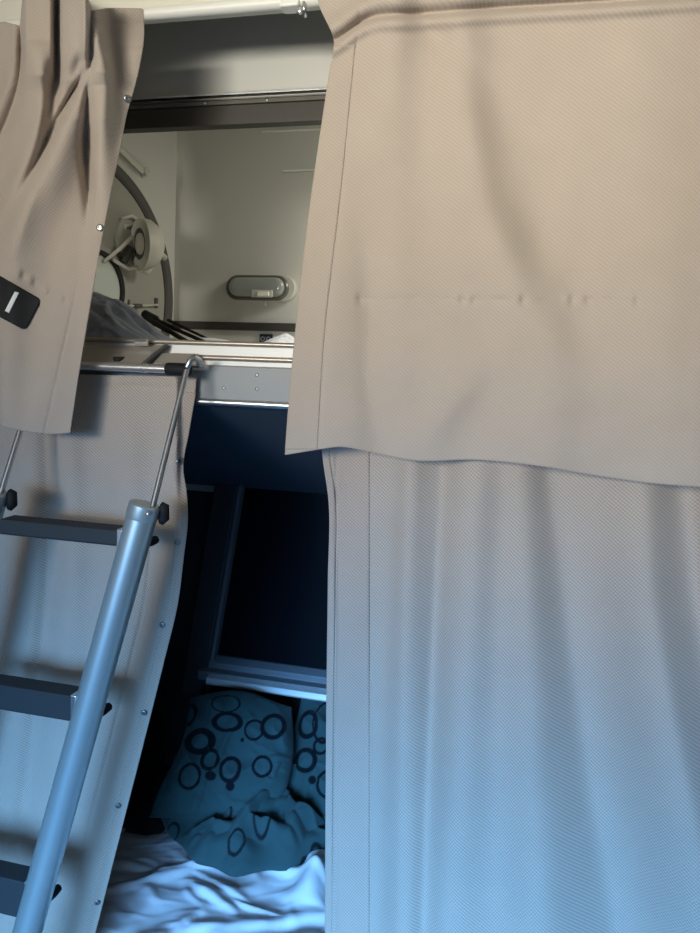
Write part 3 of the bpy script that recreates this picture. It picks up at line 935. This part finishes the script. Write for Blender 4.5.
# ------------------------------------------------------------------ things lying on the upper bunk
def lump(name, pix_poly, Yc, depth, m, label, cat, seed, amp=0.012, cs=16, nu=90, nv=60, parent=None):
    """crumpled cloth: dome over a polygon profile (top line) with creases; rests on the deck"""
    top = curve(pix_poly)
    xs0, xs1 = pix_poly[0][0], pix_poly[-1][0]
    zd = z(362) + .001
    u, v = np.meshgrid(np.linspace(0, 1, nu), np.linspace(-1, 1, nv))
    X = xs0 + (xs1 - xs0) * u
    ang = v * math.pi / 2
    P = at_np(X, top(X), np.full_like(X, Yc))
    hgt = P[..., 2] - zd
    n1 = nz(P[..., 0], v * .15, P[..., 2] * 0, cs, 4, seed)
    n2 = np.abs(nz(P[..., 0] + .3 * v, v * .2, P[..., 2] * 0, cs * .6, 3, seed + 9))
    Yw = Yc + depth * np.sin(ang) * (0.45 + 0.55 * np.sqrt(np.clip(1 - (2 * u - 1) ** 2, 0, 1))) + n1 * amp
    Zw = zd + hgt * np.cos(ang) ** 0.7 * (1 - 0.35 * n2 * (np.abs(v) > .08)) + n2 * amp * .8
    Q = np.stack([P[..., 0] + n1 * amp * .5, Yw, np.maximum(Zw, zd)], -1)
    o = grid_mesh(name, Q, m, parent, 0.0015)
    tag(o, label, cat)
    return o


lump('grey_cloth', [(55, 326), (75, 288), (92, 292), (104, 297), (120, 303), (135, 313), (148, 325), (162, 336), (176, 344)], 1.32, 0.10, M_bag,
     'crumpled slate grey cloth bundle on the upper bunk in front of the round hatch', 'cloth', 2.0)
lump('white_cloth', [(163, 347), (175, 341), (195, 338.5), (215, 339), (232, 342), (245, 347)], 1.62, 0.08, M_sheet,
     'low white cloth on the upper bunk beside the black folded tripod', 'cloth', 7.0, amp=.004)
lump('white_paper', [(255, 347), (266, 342), (280, 336), (287, 334), (296, 340), (310, 347)], 1.66, 0.07, M_sheet,
     'white cloth peak on the upper bunk under the black socket', 'cloth', 5.0, amp=.003)
tp = empty('folded_tripod', at(175, 345, 1.5), 'black folded tripod lying across the upper bunk below the hatch bolt', 'tripod')
for a_, b_, r_ in (((147, 316, 1.60), (213, 346, 1.45), .0055), ((150, 320, 1.56), (196, 347, 1.40), .0065), ((168, 320, 1.66), (212, 341, 1.62), .004)):
    pa, pb = at(*a_), at(*b_)
    b = bmesh.new(); tube(b, [pa, pa.lerp(pb, .45), pa.lerp(pb, .47), pb], [r_ * 1.1, r_ * 1.1, r_ * .85, r_ * .85], 10); from_bm('tripod_leg', b, M_black, tp, smooth=True, angle=50)
b = bmesh.new(); tube(b, [at(145, 314, 1.60), at(154, 321, 1.58)], [.011, .016], 12); from_bm('tripod_head', b, M_black, tp, smooth=True, angle=50)

# ------------------------------------------------------------------ lower bunk
mx0, mx1 = corner.x + .01, XR - .3
b = bmesh.new(); box(b, corner.x + .004, XR - .002, YF + .02, YB - .002, 0.0, max(.03, z_matt - .14)); tag(from_bm('lower_bunk_base', b, M_lining, bevel=.004), 'dark bunk base under the lower mattress', 'bunk')
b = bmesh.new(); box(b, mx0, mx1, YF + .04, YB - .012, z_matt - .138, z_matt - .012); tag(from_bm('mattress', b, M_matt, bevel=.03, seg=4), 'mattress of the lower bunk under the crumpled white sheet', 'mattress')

# crumpled white sheet
nu, nv = 260, 190
sx0, sx1, sy0, sy1 = corner.x + .015, 0.75, YF + .035, YB - .04
u, v = np.meshgrid(np.linspace(0, 1, nu), np.linspace(0, 1, nv))
X, Y = sx0 + (sx1 - sx0) * u, sy0 + (sy1 - sy0) * v
def creases(X, Y, n_, seed, amp, wd, ang0, spread_, lmin, lmax):
    r = np.random.default_rng(seed)
    out = np.zeros_like(X)
    for _ in range(n_):
        cx, cy = r.uniform(X.min(), X.max()), r.uniform(Y.min(), Y.max())
        a = ang0 + r.normal(0, spread_)
        u_ = (X - cx) * math.cos(a) + (Y - cy) * math.sin(a)
        v_ = -(X - cx) * math.sin(a) + (Y - cy) * math.cos(a)
        L_ = r.uniform(lmin, lmax)
        v_ = v_ + r.normal(0, .6) * u_ ** 2
        w_ = wd * r.uniform(.6, 1.5)
        k_ = np.where(v_ > 0, w_ * 1.8, w_)
        out = np.maximum(out, amp * r.uniform(.5, 1) * np.exp(-(v_ / k_) ** 2) * np.exp(-(u_ / L_) ** 4))
    return out


def fold_lines(q, seed, s1, width):
    n_ = nz(q[0], q[1], X * 0, s1, 2, seed)
    return np.exp(-(n_ / width) ** 2)


ca, sa = math.cos(.35), math.sin(.35)
q1 = (X * ca * .55 + Y * sa * .55, -X * sa * 1.5 + Y * ca * 1.5)
q2 = (X * .8 - Y * .6, (X * .6 + Y * .8) * 1.3)
n3 = nz(X, Y, X * 0, 3.5, 2, 1.2)
H = 0.006 + creases(X, Y, 95, 5, .016, .011, .25, .55, .05, .16) + 0.006 * fold_lines(q1, 3.3, 3.6, .25) + 0.004 * fold_lines(q2, 8.1, 7.0, .22) + 0.0015 * fold_lines(q1, 15.7, 13.0, .28) + 0.014 * n3
pk = at(318, 838, 1.60)
H += 0.06 * np.exp(-(((X - pk.x - .015) / .035) ** 2 + ((Y - 1.52) / .07) ** 2))
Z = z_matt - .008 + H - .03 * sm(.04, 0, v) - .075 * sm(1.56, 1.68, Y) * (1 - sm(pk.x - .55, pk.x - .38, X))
sh = grid_mesh('bed_sheet', np.stack([X, Y, Z], -1), M_sheet, None, 0.0012)
tag(sh, 'crumpled white sheet spread over the lower mattress', 'sheet')


# pillows with dark ring print
def pillow(name, ctr, w_, h_, th, lean, yaw, rings, label, seed, taper=.17, n=150):
    u, v = np.meshgrid(np.linspace(-1, 1, n), np.linspace(-1, 1, n))
    prof = np.clip((1 - np.abs(u) ** 2.6) * (1 - np.abs(v) ** 2.6), 0, 1) ** .5
    a_, b_ = u * w_ / 2 * (1 - .06 * np.abs(v) ** 2 * (1 - np.abs(u))), v * h_ / 2 * (1 - .06 * np.abs(u) ** 2)
    a_ = a_ * (1 - taper * (v + 1) / 2) + taper * .13 * (v + 1) / 2 * w_ / .36 + .010 * np.sin(3.1 * v + seed) * np.abs(u)
    b_ = b_ + .012 * np.sin(2.7 * u + seed * 2)
    wr = 1 - np.abs(nz(a_ * 1.0 + b_ * .5, b_, a_ * 0, 9, 3, seed))
    wr = creases(a_, b_, 16, int(seed) + 3, .016, .010, 1.9, .8, .03, .10) + (wr ** 4) * .008 + nz(a_, b_, a_ * 0, 5, 2, seed + 4) * .012
    R = Matrix.Rotation(yaw, 3, 'Z') @ Matrix.Rotation(lean, 3, 'X')
    pr = np.zeros_like(a_)
    for (cx, cy, r, t, ex) in rings:
        dd = np.sqrt(((a_ - cx)) ** 2 + ((b_ - cy) / ex) ** 2)
        pr = np.maximum(pr, 1 - sm(t * .8, t * 1.2, np.abs(dd - r)) if r > 0 else 1 - sm(t * .8, t * 1.2, dd))
    P = []
    A_ = []
    for s_ in (1, -1):
        d = s_ * th / 2 * prof + wr * np.minimum(1, prof * 1.5)
        L = np.stack([a_, -d, b_], -1) @ np.array(R).T + np.array(ctr)
        P.append(L); A_.append(pr)
    idx = np.arange(n * n).reshape(n, n)
    f1 = np.stack([idx[:-1, :-1], idx[:-1, 1:], idx[1:, 1:], idx[1:, :-1]], -1).reshape(-1, 4)
    f2 = f1[:, ::-1] + n * n
    me = bpy.data.meshes.new(name)
    me.from_pydata(np.concatenate([P[0].reshape(-1, 3), P[1].reshape(-1, 3)]).tolist(), [], np.concatenate([f1, f2]).tolist())
    at_ = me.attributes.new('print', 'FLOAT', 'POINT')
    at_.data.foreach_set('value', np.concatenate([A_[0].ravel(), A_[1].ravel()]))
    bm = bmesh.new(); bm.from_mesh(me); bmesh.ops.remove_doubles(bm, verts=bm.verts, dist=1e-5); bm.to_mesh(me); bm.free()
    o = link(name, me, M_teal, None, True)
    tag(o, label, 'pillow', 'teal pillows on the lower bunk')
    return o


pl = at(228, 757, 1.70)
ringsL = [(-.005, .085, .038, .008, .60), (.075, .070, .025, .0035, 1), (-.075, .030, .036, .011, .75), (-.035, -.015, .024, .005, 1), (.025, -.035, .026, .005, 1.1),
          (-.085, -.06, .030, .004, 1), (.045, .042, 0, .0055, 1), (-.025, -.055, 0, .015, .8), (.03, -.075, 0, .012, 1), (.125, .085, .03, .006, 1), (-.13, .1, .026, .006, 1), (.11, -.02, .024, .004, 1), (-.02, .135, .04, .003, .6)]
pillow('pillow', pl, 0.36, 0.34, 0.11, math.radians(-34), math.radians(8), ringsL, 'teal pillow with dark ring print leaning under the lower window, left one', 1.0)
prr = at(346, 764, 1.79)
ringsR = [(-.125, .08, .028, .006, 1.2), (-.105, -.015, .030, .007, .9), (-.07, .1, .04, .003, 1.5), (-.02, .08, .026, .0045, 1), (-.02, -.06, .034, .004, 1), (.08, .05, .04, .006, 1), (.09, -.08, .03, .005, 1), (-.07, -.06, 0, .011, 1), (-.07, .03, .02, .004, 1)]
pillow('pillow', prr, 0.38, 0.37, 0.10, math.radians(-32), math.radians(-6), ringsR, 'teal pillow with dark ring print half hidden by the lower right curtain', 6.0, .02)

# crumpled teal blanket in front of the pillows
nu, nv = 280, 170
bl, br = at(158, 812, 1.66), at(350, 806, 1.62)
u, v = np.meshgrid(np.linspace(0, 1, nu), np.linspace(0, 1, nv))
front = curve([(0, 1.66), (.12, 1.58), (.28, 1.50), (.40, 1.475), (.52, 1.53), (.62, 1.58), (.72, 1.60), (.85, 1.61), (1, 1.58)])(u) + .012 * np.sin(u * 31) * np.sin(u * 13 + 1)
X = bl.x - .02 + (br.x + .25 - bl.x) * u
Y = front + (1.80 - front) * v
r1 = 1 - np.abs(nz(X + .5 * Y, Y * 1.4 - .3 * X, X * 0, 6.0, 2, 11.0))
n3 = nz(X, Y, X * 0, 5.0, 2, 17.2)
dome = np.sin(np.clip(v * 1.25 + .0, 0, 1) * math.pi / 2) ** .6
edge = np.clip(np.minimum(u, 1 - u) / .06, 0, 1) ** .5
Z = z_matt + .018 + dome * edge * (.055 + .05 * r1 ** 3 + .04 * n3 + creases(X, Y, 60, 12, .055, .013, .5, .7, .04, .12) + .012 * np.abs(nz(X - .6 * Y, Y, X * 0, 16.0, 2, 5.0)))
prn = np.zeros_like(X)
for k in range(26):
    cx, cy, r = X.min() + rng.uniform(0, .62), rng.uniform(1.5, 1.8), rng.uniform(.010, .024)
    dd = np.sqrt((X - cx) ** 2 + (Y - cy) ** 2)
    prn = np.maximum(prn, 1 - sm(.0022, .0040, np.abs(dd - r)))
o = grid_mesh('blanket', np.stack([X, Y, Z], -1), M_teal, None, 0.002, {'print': prn * .9})
tag(o, 'crumpled dark teal blanket lying on the white sheet before the pillows', 'blanket')
